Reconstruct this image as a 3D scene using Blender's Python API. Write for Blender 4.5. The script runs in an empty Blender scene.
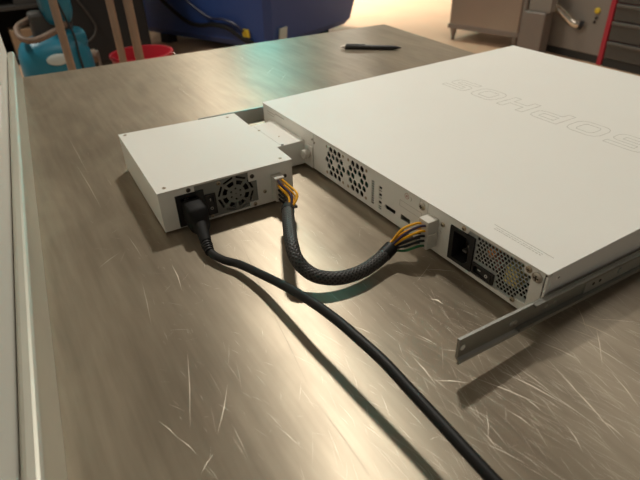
import bpy, bmesh, math, random
from mathutils import Vector, Matrix
random.seed(7)
S = bpy.context.scene
COL = S.collection
PI = math.pi

# ------------------------------------------------------------------ camera
cam_d = bpy.data.cameras.new('camera'); cam = bpy.data.objects.new('camera', cam_d); COL.objects.link(cam)
cam_d.sensor_width = 36.0
cam_d.lens = 529.69 / 640 * 36.0
cam.matrix_world = Matrix.Translation((0.60552, -0.28032, 0.26932)) @ (
    Matrix.Rotation(1.03647, 4, 'Z') @ Matrix.Rotation(0.98552, 4, 'X') @ Matrix.Rotation(-0.03671, 4, 'Z'))
cam_d.clip_start = 0.01; cam_d.clip_end = 60
cam_d.dof.use_dof = True
cam_d.dof.focus_distance = 0.47
cam_d.dof.aperture_fstop = 13.0
S.camera = cam

# ------------------------------------------------------------------ world, exposure, lamps' light
S.view_settings.view_transform = 'Standard'
S.view_settings.look = 'None'
S.view_settings.gamma = 1.0
S.view_settings.use_curve_mapping = False
S.view_settings.exposure = 0.0
w = bpy.data.worlds.new('world'); S.world = w; w.use_nodes = True
w.node_tree.nodes['Background'].inputs[0].default_value = (1.0, 0.92, 0.80, 1)
w.node_tree.nodes['Background'].inputs[1].default_value = 0.19

def area(name, loc, sx, sy, power, color, aim=None, rotz=0.0):
    d = bpy.data.lights.new(name, 'AREA'); d.shape = 'RECTANGLE'; d.size = sx; d.size_y = sy
    d.energy = power; d.color = color
    o = bpy.data.objects.new(name, d); COL.objects.link(o); o.location = loc
    o.rotation_euler = (0, 0, rotz)
    if aim is not None:
        o.rotation_euler = (Vector(aim) - Vector(loc)).to_track_quat('-Z', 'Y').to_euler()
    return o
WARM = (1.0, 0.945, 0.84)
KEY = (-0.72, 0.60, 1.90)
area('key_lamp_light', KEY, 0.18, 0.18, 49, WARM, aim=(0.25, 0.0, 0.0))
# position, power, beam spread in degrees, label; all but the last are unseen, added lights
HALL = [((-2.6, 3.0, 2.55), 16, 110, 'added ceiling lamp lighting the steel cabinet'),
        ((-4.9, 5.0, 2.55), 26, 110, 'added ceiling lamp lighting the far hall floor'),
        ((-4.3, 1.7, 2.55), 5, 160, 'added ceiling lamp lighting the teal machine and blue bin'),
        ((-6.6, 4.7, 2.45), 60, 172, 'added ceiling lamp farthest away, brightening the back wall'),
        ((-3.6, -1.0, 2.45), 60, 160, 'added ceiling lamp lighting the left face of the blue bin'),
        ((-0.35, 2.35, 2.35), 8, 160, 'ceiling lamp just beyond the right side of the bench')]
for p, e, sp, _ in HALL:
    area('hall_lamp_light', (p[0], p[1], p[2] - 0.03), 1.2, 0.3, e, WARM).data.spread = math.radians(sp)

TEAL_FILL = (-4.75, 2.40, 2.50)
area('teal_fill_light', (-4.80, 2.43, 2.46), 0.5, 0.15, 260, WARM, aim=(-5.72, 2.92, 1.2)).data.spread = math.radians(120)  # unseen lamp added to brighten the teal machine and its reflection

# ------------------------------------------------------------------ helpers
def mat(name, color, rough=0.5, metal=0.0, var=0.0, scale=30.0, bump=0.0, bscale=200.0, spec=0.5, coat=0.0):
    m = bpy.data.materials.new(name); m.use_nodes = True
    nt = m.node_tree; n = nt.nodes; l = nt.links
    b = n['Principled BSDF']
    b.inputs['Base Color'].default_value = (*color, 1)
    b.inputs['Roughness'].default_value = rough
    b.inputs['Metallic'].default_value = metal
    b.inputs['Specular IOR Level'].default_value = spec
    b.inputs['Coat Weight'].default_value = coat
    tc = n.new('ShaderNodeTexCoord')
    if var > 0:
        nz = n.new('ShaderNodeTexNoise'); nz.inputs['Scale'].default_value = scale; nz.inputs['Detail'].default_value = 5
        l.new(tc.outputs['Object'], nz.inputs['Vector'])
        mx = n.new('ShaderNodeMix'); mx.data_type = 'RGBA'
        mx.inputs['A'].default_value = (*[c * (1 - var) for c in color], 1)
        mx.inputs['B'].default_value = (*[min(1, c * (1 + var)) for c in color], 1)
        l.new(nz.outputs['Fac'], mx.inputs['Factor']); l.new(mx.outputs['Result'], b.inputs['Base Color'])
    if bump > 0:
        nb = n.new('ShaderNodeTexNoise'); nb.inputs['Scale'].default_value = bscale; nb.inputs['Detail'].default_value = 3
        l.new(tc.outputs['Object'], nb.inputs['Vector'])
        bp = n.new('ShaderNodeBump'); bp.inputs['Strength'].default_value = bump; bp.inputs['Distance'].default_value = 0.001
        l.new(nb.outputs['Fac'], bp.inputs['Height']); l.new(bp.outputs['Normal'], b.inputs['Normal'])
    return m

def steel_top():
    """worn brushed stainless sheet: smudges in the gloss, several families of scratches"""
    m = bpy.data.materials.new('worn_stainless'); m.use_nodes = True
    nt = m.node_tree; n = nt.nodes; l = nt.links
    b = n['Principled BSDF']; b.inputs['Metallic'].default_value = 0.55
    b.inputs['Anisotropic'].default_value = 0.87
    tg = n.new('ShaderNodeTangent'); tg.direction_type = 'UV_MAP'; tg.uv_map = 'grain'; l.new(tg.outputs[0], b.inputs['Tangent'])
    tc = n.new('ShaderNodeTexCoord')
    def math_(op, a, c, clamp=False):
        k = n.new('ShaderNodeMath'); k.operation = op; k.use_clamp = clamp
        for i, v in enumerate((a, c)):
            if isinstance(v, (int, float)): k.inputs[i].default_value = v
            else: l.new(v, k.inputs[i])
        return k.outputs[0]
    def noise(scale, detail=4, rot=0.0, stretch=(1, 1, 1), off=(0, 0, 0), dist=0.0):
        mp = n.new('ShaderNodeMapping')
        mp.vector_type = 'TEXTURE'
        mp.inputs['Rotation'].default_value = (0, 0, rot)
        mp.inputs['Scale'].default_value = stretch
        mp.inputs['Location'].default_value = off
        l.new(tc.outputs['Object'], mp.inputs['Vector'])
        z = n.new('ShaderNodeTexNoise'); z.inputs['Scale'].default_value = scale
        z.inputs['Detail'].default_value = detail; z.inputs['Distortion'].default_value = dist
        l.new(mp.outputs[0], z.inputs['Vector']); return z.outputs['Fac']
    def thr(v, lo, hi):
        r = n.new('ShaderNodeMapRange'); r.inputs['From Min'].default_value = lo; r.inputs['From Max'].default_value = hi
        r.clamp = True; l.new(v, r.inputs['Value']); return r.outputs[0]
    smudge = noise(6, 2, 0.3)
    fine = noise(420, 2, 0.25, (8, 1, 1))
    # the worn, most scratched patch beside the unit (object space of the bench)
    sep = n.new('ShaderNodeVectorMath'); sep.operation = 'DISTANCE'
    l.new(tc.outputs['Object'], sep.inputs[0]); sep.inputs[1].default_value = (1.02, 0.35, 0)
    zone = thr(sep.outputs['Value'], 0.42, 0.05)
    worn = math_('MULTIPLY', thr(noise(700, 2, 0.24, (40, 1, 1), (5, 5, 0)), 0.52, 0.72), zone)
    total = math_('MULTIPLY', worn, 0.6)
    col = n.new('ShaderNodeMix'); col.data_type = 'RGBA'
    col.inputs['A'].default_value = (0.285, 0.238, 0.178, 1); col.inputs['B'].default_value = (0.405, 0.342, 0.258, 1)
    streak = noise(150, 3, 0.08, (12, 1, 1), (1, 2, 0)); blot = noise(16, 4, 0.0, (2, 1, 1), (4, 4, 0), 1.2)
    fac = math_('ADD', math_('MULTIPLY', thr(streak, 0.3, 0.7), 0.55), math_('MULTIPLY', thr(blot, 0.35, 0.65), 0.45))
    l.new(fac, col.inputs['Factor'])
    c2 = n.new('ShaderNodeMix'); c2.data_type = 'RGBA'
    l.new(col.outputs['Result'], c2.inputs['A']); c2.inputs['B'].default_value = (0.80, 0.74, 0.65, 1)
    l.new(total, c2.inputs['Factor']); l.new(c2.outputs['Result'], b.inputs['Base Color'])
    r0 = n.new('ShaderNodeMapRange'); r0.inputs['From Min'].default_value = 0.3; r0.inputs['From Max'].default_value = 0.7
    r0.inputs['To Min'].default_value = 0.36; r0.inputs['To Max'].default_value = 0.42
    l.new(smudge, r0.inputs['Value'])
    rr = math_('ADD', r0.outputs[0], math_('MULTIPLY', total, 0.25)); l.new(rr, b.inputs['Roughness'])
    bp = n.new('ShaderNodeBump'); bp.inputs['Strength'].default_value = 0.10; bp.inputs['Distance'].default_value = 0.0006
    hh = math_('SUBTRACT', math_('MULTIPLY', fine, 0.25), math_('MULTIPLY', total, 0.8))
    l.new(hh, bp.inputs['Height']); l.new(bp.outputs['Normal'], b.inputs['Normal'])
    return m

def braid_mat():
    m = bpy.data.materials.new('braided_mesh_sleeve'); m.use_nodes = True
    nt = m.node_tree; n = nt.nodes; l = nt.links; b = n['Principled BSDF']
    uv = n.new('ShaderNodeUVMap')
    outs = []
    for ang in (0.785, -0.785):
        mp = n.new('ShaderNodeMapping'); mp.inputs['Rotation'].default_value = (0, 0, ang); l.new(uv.outputs[0], mp.inputs[0])
        wv = n.new('ShaderNodeTexWave'); wv.inputs['Scale'].default_value = 4.4; wv.inputs['Distortion'].default_value = 0.6
        l.new(mp.outputs[0], wv.inputs['Vector']); outs.append(wv.outputs['Fac'])
    mx = n.new('ShaderNodeMath'); mx.operation = 'MAXIMUM'; l.new(outs[0], mx.inputs[0]); l.new(outs[1], mx.inputs[1])
    rp = n.new('ShaderNodeValToRGB'); rp.color_ramp.elements[0].position = 0.55; rp.color_ramp.elements[0].color = (0.008, 0.008, 0.008, 1)
    rp.color_ramp.elements[1].position = 0.97; rp.color_ramp.elements[1].color = (0.055, 0.052, 0.048, 1)
    l.new(mx.outputs[0], rp.inputs[0]); l.new(rp.outputs[0], b.inputs['Base Color'])
    bp = n.new('ShaderNodeBump'); bp.inputs['Strength'].default_value = 0.8; bp.inputs['Distance'].default_value = 0.0006
    l.new(mx.outputs[0], bp.inputs['Height']); l.new(bp.outputs['Normal'], b.inputs['Normal'])
    b.inputs['Roughness'].default_value = 0.42
    return m

M = dict(
    steel=steel_top(), braid=braid_mat(),
    scratch=mat('scratched_bright_steel', (0.82, 0.73, 0.60), 0.42, 0.3), darkline=mat('dark_scored_line', (0.26, 0.215, 0.165), 0.5, 0.4), faint=mat('faintly_scratched_steel', (0.64, 0.56, 0.45), 0.42, 0.35),
    edge=mat('stainless_edge', (0.52, 0.50, 0.43), 0.5, 0.6, 0.08, 20),
    white=mat('white_powder_coat', (0.80, 0.785, 0.735), 0.48, 0, 0.015, 14, 0.12, 900),
    whiteline=mat('pressed_groove', (0.50, 0.48, 0.43), 0.6), logoline=mat('pressed_outline_shade', (0.43, 0.41, 0.36), 0.55),
    zinc=mat('zinc_plate', (0.50, 0.52, 0.49), 0.36, 0.85, 0.12, 60),
    psuplate=mat('grey_power_module_plate', (0.27, 0.285, 0.27), 0.45, 0.5, 0.06, 60),
    appplate=mat('pale_grey_grille_plate', (0.44, 0.47, 0.46), 0.45, 0.4, 0.06, 60),
    galv=mat('galvanised_slide', (0.36, 0.365, 0.34), 0.33, 0.9, 0.10, 30),
    black=mat('black_plastic', (0.014, 0.014, 0.015), 0.42, 0, 0.2, 40),
    blackmatt=mat('matt_black_and_shade', (0.012, 0.012, 0.012), 0.8),  # matt black parts, also the sheets that stand in for shade
    rubber=mat('black_rubber_cord', (0.008, 0.008, 0.008), 0.5, 0, 0.2, 40, spec=0.3),
    darkscrew=mat('dark_bronze_screw', (0.10, 0.085, 0.07), 0.35, 0.8), plug=mat('black_moulded_plug', (0.010, 0.010, 0.010), 0.6, 0, 0.2, 60, spec=0.15),
    brass=mat('yellowed_screw', (0.50, 0.41, 0.30), 0.35, 0.9, 0.1, 200),
    screw=mat('nickel_screw', (0.55, 0.50, 0.44), 0.32, 0.9, 0.1, 200),
    slot=mat('screw_recess_shade', (0.03, 0.028, 0.025), 0.6),  # near-black colour stands in for shade in screw recesses and slots
    nylon=mat('white_nylon_connector', (0.62, 0.60, 0.54), 0.45),
    wyellow=mat('yellow_wire', (0.92, 0.45, 0.008), 0.40),
    wblack=mat('black_wire', (0.012, 0.012, 0.014), 0.35),
    wpurple=mat('purple_wire', (0.03, 0.02, 0.06), 0.35),
    wgreen=mat('green_wire', (0.02, 0.16, 0.06), 0.4),
    pcb=mat('green_circuit_board', (0.02, 0.16, 0.10), 0.5, 0, 0.3, 200),
    orange=mat('copper_coil', (0.75, 0.25, 0.05), 0.45, 0.2),
    tape=mat('yellow_transformer_tape', (0.80, 0.66, 0.22), 0.5),
    pin=mat('metal_pin', (0.45, 0.44, 0.42), 0.4, 0.9),
    printed=mat('print_on_black', (0.75, 0.73, 0.68), 0.6),
    wall=mat('white_wall_paint', (0.84, 0.81, 0.74), 0.75, 0, 0.02, 6),
    hallwall=mat('warm_white_hall_paint', (0.62, 0.55, 0.46), 0.8, 0, 0.06, 2),
    darkwall=mat('dark_hall_paint', (0.10, 0.085, 0.07), 0.8, 0, 0.1, 2),
    floor=mat('sealed_concrete', (0.60, 0.39, 0.25), 0.55, 0, 0.10, 2.5),
    ceil=mat('ceiling_paint', (0.24, 0.20, 0.16), 0.8, 0, 0.08, 1.2),
    blue=mat('blue_plastic_bin', (0.026, 0.068, 0.25), 0.45, 0, 0.12, 3),
    teal=mat('teal_plastic', (0.010, 0.17, 0.26), 0.40, 0, 0.06, 5),
    tealpanel=mat('teal_enamel', (0.015, 0.50, 0.56), 0.45, 0, 0.06, 3),
    oval=mat('pale_badge', (0.50, 0.56, 0.53), 0.4),
    tan=mat('tan_hose', (0.17, 0.115, 0.08), 0.6, 0, 0.2, 20),
    tube=mat('steel_tube', (0.40, 0.30, 0.225), 0.38, 0.8, 0.1, 12),
    red=mat('red_plastic', (0.50, 0.015, 0.03), 0.45, 0, 0.05, 10),
    redpaint=mat('red_trolley_paint', (0.48, 0.03, 0.05), 0.45),
    drawer=mat('dark_grey_drawer', (0.085, 0.08, 0.07), 0.5, 0, 0.08, 8),
    drawergrip=mat('drawer_grip', (0.13, 0.12, 0.105), 0.45),
    cabsteel=mat('cabinet_stainless', (0.40, 0.34, 0.29), 0.42, 0.75, 0.10, 4),
    panel=mat('taupe_machine_paint', (0.27, 0.245, 0.215), 0.5, 0, 0.05, 6),
    post=mat('grey_steel_box', (0.25, 0.215, 0.19), 0.5, 0.3, 0.08, 8),
    plinth=mat('black_plinth', (0.03, 0.032, 0.03), 0.6),
    chrome=mat('chrome', (0.80, 0.74, 0.64), 0.14, 1.0),
    yellow=mat('yellow_plastic', (0.75, 0.55, 0.04), 0.45),
    darkgrey=mat('dark_grey_shell', (0.045, 0.042, 0.038), 0.55, 0, 0.2, 6),
    wood=mat('pale_wood', (0.45, 0.30, 0.16), 0.7, 0, 0.2, 12),
    carton=mat('brown_carton', (0.30, 0.20, 0.12), 0.8, 0, 0.1, 8),
    lamp=mat('lamp_housing', (0.7, 0.68, 0.62), 0.5),
)

def obj(name, bm, m, parent=None, smooth=False, bevel=0.0, seg=2, angle=35, recalc=True):
    if recalc: bmesh.ops.recalc_face_normals(bm, faces=bm.faces[:])
    me = bpy.data.meshes.new(name); bm.to_mesh(me); bm.free()
    o = bpy.data.objects.new(name, me); COL.objects.link(o)
    for x in (m if isinstance(m, (list, tuple)) else [m]): me.materials.append(x)
    if parent is not None: o.parent = parent
    if smooth:
        for p in me.polygons: p.use_smooth = True
        try: me.set_sharp_from_angle(angle=math.radians(angle))
        except Exception: pass
    if bevel > 0:
        md = o.modifiers.new('bevel', 'BEVEL'); md.width = bevel; md.segments = seg; md.limit_method = 'ANGLE'; md.angle_limit = math.radians(40)
    return o
def tag(o, label, cat, group=None):
    o['label'] = label; o['category'] = cat
    if group: o['group'] = group
    return o
def thing(name, label, cat, loc=(0, 0, 0), rotz=0.0, group=None):
    o = bpy.data.objects.new(name, None); COL.objects.link(o); o.location = loc; o.rotation_euler = (0, 0, rotz)
    o.empty_display_size = 0.02
    return tag(o, label, cat, group)
def structure(o): o['kind'] = 'structure'; return o
def BM(): return bmesh.new()
def box(bm, x0, x1, y0, y1, z0, z1, mi=0):
    v = [bm.verts.new((x, y, z)) for x in (x0, x1) for y in (y0, y1) for z in (z0, z1)]
    for q in ((0, 1, 3, 2), (4, 6, 7, 5), (0, 4, 5, 1), (2, 3, 7, 6), (0, 2, 6, 4), (1, 5, 7, 3)):
        bm.faces.new([v[i] for i in q]).material_index = mi
    return bm
def boxm(*a): return box(BM(), *a)
def frame_of(d):
    d = Vector(d).normalized(); a = Vector((0, 0, 1)) if abs(d.z) < 0.9 else Vector((1, 0, 0))
    u = d.cross(a).normalized(); return u, d.cross(u).normalized()
def lathe(bm, p0, axis, prof, n=16, mi=0):
    """prof: list of (distance along axis, radius)"""
    p0 = Vector(p0); d = Vector(axis).normalized(); u, v = frame_of(d); rings = []
    for h, r in prof:
        c = p0 + d * h
        if r <= 1e-7: rings.append([bm.verts.new(c)])
        else: rings.append([bm.verts.new(c + (u * math.cos(2 * PI * k / n) + v * math.sin(2 * PI * k / n)) * r) for k in range(n)])
    for a, b in zip(rings[:-1], rings[1:]):
        for k in range(n):
            q = [a[k % len(a)], a[(k + 1) % len(a)], b[(k + 1) % len(b)], b[k % len(b)]]
            q = list(dict.fromkeys(q))
            if len(q) > 2: bm.faces.new(q).material_index = mi
    for r in (rings[0], rings[-1]):
        if len(r) > 2: bm.faces.new(r).material_index = mi
    return bm
def cyl(bm, a, b, r, n=14, mi=0, r2=None):
    a = Vector(a); b = Vector(b); return lathe(bm, a, b - a, [(0, r), ((b - a).length, r if r2 is None else r2)], n, mi)
def spline(pts, k=8):
    P = [Vector(p) for p in pts]; P = [2 * P[0] - P[1]] + P + [2 * P[-1] - P[-2]]; out = []
    for i in range(1, len(P) - 2):
        for j in range(k):
            t = j / k; a, b, c, d = P[i - 1:i + 3]
            out.append(0.5 * ((2 * b) + (c - a) * t + (2 * a - 5 * b + 4 * c - d) * t * t + (3 * b - a - 3 * c + d) * t ** 3))
    out.append(P[-2]); return out
def tube(bm, pts, r, n=10, k=8, smooth=True, mi=0):
    P = spline(pts, k) if smooth else [Vector(p) for p in pts]
    uvl = bm.loops.layers.uv.verify(); rings = []; L = 0; Ls = []
    u = None
    for i, p in enumerate(P):
        t = (P[min(i + 1, len(P) - 1)] - P[max(i - 1, 0)]).normalized()
        if u is None: u, _ = frame_of(t)
        u = (u - t * u.dot(t)).normalized(); v = t.cross(u)
        rr = r(i / (len(P) - 1)) if callable(r) else r
        if i: L += (p - P[i - 1]).length
        Ls.append(L)
        rings.append([bm.verts.new(p + (u * math.cos(2 * PI * j / n) + v * math.sin(2 * PI * j / n)) * rr) for j in range(n)])
    for i in range(len(rings) - 1):
        for j in range(n):
            f = bm.faces.new([rings[i][j], rings[i][(j + 1) % n], rings[i + 1][(j + 1) % n], rings[i + 1][j]]); f.material_index = mi
            uv = [(j / n, Ls[i] * 28), ((j + 1) / n, Ls[i] * 28), ((j + 1) / n, Ls[i + 1] * 28), (j / n, Ls[i + 1] * 28)]
            for lp, c in zip(f.loops, uv): lp[uvl].uv = c
    bm.faces.new(rings[0]).material_index = mi; bm.faces.new(rings[-1]).material_index = mi
    return bm
def plate(bm, outer, holes, mp, depth):
    """flat sheet with real openings; mp(a, b, d) maps plate coordinates to 3D (d = depth behind the face)"""
    loops = [outer] + holes; edges = []; back = []
    for lp in loops:
        v = [bm.verts.new(mp(a, b, 0)) for a, b in lp]; w_ = [bm.verts.new(mp(a, b, depth)) for a, b in lp]
        for i in range(len(v)):
            j = (i + 1) % len(v)
            edges.append(bm.edges.new((v[i], v[j]))); back.append((v[i], v[j], w_[j], w_[i]))
    bmesh.ops.triangle_fill(bm, use_beauty=True, use_dissolve=False, edges=edges)
    for q in back: bm.faces.new(q)
    return bm
def ngon(cx, cy, r, n, rot=0.0): return [(cx + r * math.cos(rot + 2 * PI * k / n), cy + r * math.sin(rot + 2 * PI * k / n)) for k in range(n)]
def rect(x0, x1, y0, y1): return [(x0, y0), (x1, y0), (x1, y1), (x0, y1)]
def screw(parent, p, axis, r, m, name='screw', cross=True, h=0.0012):
    """pan head with a dark cross for the recess shade"""
    bm = lathe(BM(), p, axis, [(0, r), (h * 0.45, r), (h * 0.85, r * 0.75), (h, r * 0.35), (h, 0)], 14)
    o = obj(name, bm, m, parent, smooth=True)
    if cross:
        p = Vector(p); d = Vector(axis).normalized(); u, v = frame_of(d); b2 = BM()
        for a, c in ((u, v), (v, u)):
            q = [p + d * z + a * (sx * r * 0.5) + c * (sy * r * 0.13) for z in (h * 0.75, h * 1.04) for sx in (-1, 1) for sy in (-1, 1)]
            vs = [b2.verts.new(x) for x in q]
            for f in ((0, 1, 3, 2), (4, 6, 7, 5), (0, 4, 5, 1), (2, 3, 7, 6), (0, 2, 6, 4), (1, 5, 7, 3)): b2.faces.new([vs[i] for i in f])
        obj('cross_shade', b2, M['slot'], o)
    return o

ZT = -0.003           # table surface
ZF = -0.88            # floor
# ------------------------------------------------------------------ setting
structure(obj('floor', boxm(-9, 3.2, -3.0, 8, ZF - 0.1, ZF), M['floor']))
structure(obj('ceiling', boxm(-9, 3.2, -3.0, 8, 2.75, 2.85), M['ceil']))
structure(obj('wall_back', boxm(-9.1, -9, 3.7, 8, ZF, 2.75), M['hallwall']))
structure(obj('wall_far', boxm(-9.1, -9, -3.0, 3.7, ZF, 2.75), M['darkwall']))
structure(obj('wall_right', boxm(-9, 3.2, 8, 8.1, ZF, 2.75), M['hallwall']))

# ------------------------------------------------------------------ stainless bench
RZ = -0.0873
bench = thing('workbench', 'long worn stainless steel workbench carrying the white network unit and its power box', 'workbench', (-0.5177, -0.2340, ZF), RZ)
zt = ZT - ZF
L_B, W_B = 1.9, 0.780
SCR = [(0.9385, 0.2183, 0.9524, 0.2394, 4), (0.9396, 0.3455, 0.9723, 0.3565, 4), (0.9414, 0.3321, 0.9661, 0.3452, 3), (0.9449, 0.3063, 0.9712, 0.3171, 4), (0.9592, 0.2986, 1.0059, 0.2902, 3), (0.9677, 0.2965, 1.0302, 0.2857, 5), (0.9488, 0.2615, 0.9975, 0.2806, 5), (0.9457, 0.2418, 0.9911, 0.2684, 4), (1.0078, 0.288, 1.0268, 0.29, 5), (0.9737, 0.2331, 0.9907, 0.2195, 3), (0.9881, 0.2148, 1.0149, 0.2291, 3), (0.978, 0.2442, 0.9978, 0.2493, 4), (0.9288, 0.3616, 0.9559, 0.3423, 3), (0.9448, 0.3551, 0.9657, 0.3849, 3), (0.9875, 0.3263, 1.0168, 0.3165, 4), (0.977, 0.2607, 0.9909, 0.2623, 3), (1.0033, 0.2679, 1.0226, 0.2612, 4), (0.9827, 0.2209, 0.998, 0.2201, 3), (0.9168, 0.2392, 0.9386, 0.2641, 3), (0.9667, 0.274, 1.0211, 0.2846, 3), (0.9523, 0.2749, 0.987, 0.2792, 3), (0.956, 0.3345, 0.9989, 0.3404, 3), (0.9502, 0.3566, 0.9829, 0.3247, 3), (0.835, 0.2847, 0.8528, 0.3091, 3), (0.8699, 0.267, 0.8807, 0.2722, 9), (0.8688, 0.1989, 0.8824, 0.2065, 3), (0.8978, 0.2347, 0.9164, 0.2415, 3), (0.9131, 0.2195, 0.944, 0.2183, 3), (0.8301, 0.2991, 0.8476, 0.2703, 2), (0.7209, 0.0975, 0.7636, 0.0963, 5), (0.833, 0.0823, 0.9014, 0.0658, 3), (0.884, 0.0499, 0.904, 0.0584, 3), (0.9013, 0.0574, 0.9201, 0.0655, 3), (0.8758, 0.0984, 0.9129, 0.0792, 3), (0.9325, 0.0635, 0.9228, 0.0745, 3), (0.6973, 0.0386, 0.6806, 0.0597, 3), (0.7321, 0.0693, 0.7978, 0.0646, 2), (0.4519, 0.0436, 0.5925, 0.0571, 3), (0.3496, 0.0431, 0.4957, 0.0542, 2), (0.6524, 0.071, 0.7007, 0.0766, 2), (0.2327, 0.3848, 0.196, 0.4145, 4), (0.2779, 0.3943, 0.2423, 0.4205, 3), (0.0847, 0.3883, 0.1155, 0.385, 4), (0.2098, 0.2293, 0.2821, 0.2356, 3)]
DARK = [(0.7081, 0.1646, 0.8059, 0.153, 1.5), (0.8059, 0.153, 0.9162, 0.1432, 1.5), (0.9162, 0.1432, 0.9817, 0.147, 1.5), (0.7068, 0.1731, 0.7324, 0.1735, 1.5), (0.7171, 0.1362, 0.7596, 0.132, 1.5)]
bm = boxm(0, L_B, -0.0040, W_B, zt - 0.035, zt)
def scratch(bm, x0, y0, x1, y1, wd, mi, h):
    d = Vector((x1 - x0, y1 - y0)); n_ = Vector((-d.y, d.x)).normalized() * wd / 2; m_ = Vector(((x0 + x1) / 2, (y0 + y1) / 2)) + n_ * 3
    q = [(x0, y0), tuple(m_ - n_), (x1, y1), tuple(m_ + n_)]
    f = bm.faces.new([bm.verts.new((a, b, zt + h)) for a, b in q]); f.material_index = mi
rs = random.Random(11)
for x0, y0, x1, y1, w_ in SCR: scratch(bm, x0, y0, x1, y1, w_ * 0.00016, 1, 0.00006)
for x0, y0, x1, y1, w_ in DARK: scratch(bm, x0, y0, x1, y1, w_ * 0.00026, 2, 0.00005)
def free(x, y): return True
for k in range(1900):                      # fine wear, densest on the open part of the sheet by the rail
    if k < 1400: x = rs.gauss(1.0, 0.085); y = rs.gauss(0.29, 0.10); a = rs.gauss(0.26, 0.16) if rs.random() < .75 else rs.gauss(-0.2, .12); L = rs.uniform(0.004, 0.03)
    elif k < 1700: x = rs.uniform(0.62, 1.05); y = rs.uniform(0.06, 0.30); a = rs.gauss(0.25, 0.5); L = rs.uniform(0.003, 0.016)
    else: x = rs.uniform(0.05, 0.75); y = rs.uniform(0.04, 0.6); a = rs.gauss(0.2, 0.7); L = rs.uniform(0.004, 0.025)
    dx, dy = math.cos(a) * L / 2, math.sin(a) * L / 2
    if 0.02 < y - abs(dy) and y + abs(dy) < W_B - 0.02: scratch(bm, x - dx, y - dy, x + dx, y + dy, rs.uniform(0.00010, 0.00026), 1 if k % 4 == 0 else 3, 0.00003 + k * 2e-8)
gl_ = bm.loops.layers.uv.new('grain')
for f in bm.faces:
    for lp in f.loops: lp[gl_].uv = (lp.vert.co.x, lp.vert.co.y)
top = obj('tabletop', bm, [M['steel'], M['scratch'], M['darkline'], M['faint']], bench)
bm = BM(); box(bm, 0, L_B, -0.0150, -0.0041, zt - 0.035, zt + 0.047)
obj('upstand', bm, M['edge'], bench, bevel=0.0035, seg=3)
for lx in (0.08, L_B - 0.08):
    for ly in (0.06, W_B - 0.06):
        lg = obj('leg', boxm(lx - 0.02, lx + 0.02, ly - 0.02, ly + 0.02, 0.03, zt - 0.035), M['edge'], bench, bevel=0.003)
        obj('foot', cyl(BM(), (lx, ly, 0), (lx, ly, 0.03), 0.018), M['black'], lg)
obj('undershelf', boxm(0.10, L_B - 0.10, 0.04, W_B - 0.04, 0.22, 0.245), M['edge'], bench, bevel=0.002)
# white wall right behind the upstand, ending level with the far end of the bench
def bw(x, y, z=0.0):
    c, s = math.cos(RZ), math.sin(RZ); return Vector((-0.5177 + c * x - s * y, -0.2340 + s * x + c * y, z))
bm = BM()
for (x0, x1, z0, z1) in ((-0.02, 0.30, ZF, 1.55), (0.485, 1.06, ZF, 1.55), (0.30, 0.485, ZF, 0.064), (0.30, 0.485, 0.14, 1.55)):
    box(bm, x0, x1, -0.13, -0.0170, z0, z1)
box(bm, 0.30, 0.485, -0.13, -0.12, 0.064, 0.14)
wl = structure(obj('wall_left', bm, M['wall'])); wl.location = (-0.5177, -0.2340, 0); wl.rotation_euler = (0, 0, RZ)
bm = boxm(0.305, 0.48, -0.115, -0.05, 0.0645, 0.13)  # dark fill added so the wall opening looks deep in shade
sb = obj('slot_shade_fill', bm, M['blackmatt']); sb.location = (-0.5177, -0.2340, 0); sb.rotation_euler = (0, 0, RZ)
tag(sb, 'dark fill standing in for shade inside a slot of the white left wall', 'box')

# ------------------------------------------------------------------ network appliance
W, H = 0.438, 0.044
D = 0.4627
app = thing('network_appliance', 'flat white rack network appliance with perforated rear panel and slide rails', 'network appliance', (0, 0, ZT))
zo = -ZT  # local z of world 0
def zl(z): return z + zo
ch = BM()
box(ch, 0, 0.0012, 0.0012, D, zl(0), zl(0.0425)); box(ch, W - 0.0012, W, 0.0012, D, zl(0), zl(0.0425))
box(ch, 0.0012, W - 0.0012, 0.0012, D, zl(0), zl(0.0012)); box(ch, 0.0012, W - 0.0012, D - 0.0012, D, zl(0.0012), zl(0.0425))
obj('chassis', ch, M['white'], app, bevel=0.0003)
lid = BM()
box(lid, -0.0008, W + 0.0008, -0.0006, D + 0.0006, zl(0.0428), zl(0.044))
box(lid, -0.0008, -0.0001, 0.004, D, zl(0.030), zl(0.0428)); box(lid, W + 0.0001, W + 0.0009, 0.004, D, zl(0.030), zl(0.0428))
lido = obj('lid', lid, M['white'], app, bevel=0.0005)
# rear panel with real openings
R1 = [(-0.008, 0.0138), (0, 0.0138), (0.008, 0.0138), (-0.012, 0.0069), (-0.004, 0.0069), (0.004, 0.0069), (0.012, 0.0069),
      (-0.016, 0), (-0.008, 0), (0.008, 0), (0.016, 0), (-0.012, -0.0069), (-0.004, -0.0069), (0.004, -0.0069), (0.012, -0.0069),
      (-0.008, -0.0138), (0, -0.0138), (0.008, -0.0138)]
holes = []
for cx in (0.169, 0.2102):
    for dx, dz in R1: holes.append(ngon(cx + dx, 0.0223 + dz, 0.0036, 6, PI / 6))
for k in range(10): holes.append(rect(0.2346, 0.2394, 0.0059 + k * 0.0026, 0.0081 + k * 0.0026))
for z0, h in ((0.0052, 0.0014), (0.0076, 0.0014), (0.0112, 0.0030), (0.0170, 0.0012), (0.0194, 0.0030), (0.0246, 0.0012), (0.0270, 0.0030)):
    holes.append(rect(0.2466, 0.2516, z0, z0 + h + 0.0003))
holes.append([(0.2572, 0.0148), (0.2572, 0.0120), (0.2592, 0.0100), (0.2710, 0.0100), (0.2730, 0.0120), (0.2730, 0.0148)])   # hdmi
holes.append(rect(0.2808, 0.2942, 0.0098, 0.0156))                                                                                # usb
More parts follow.
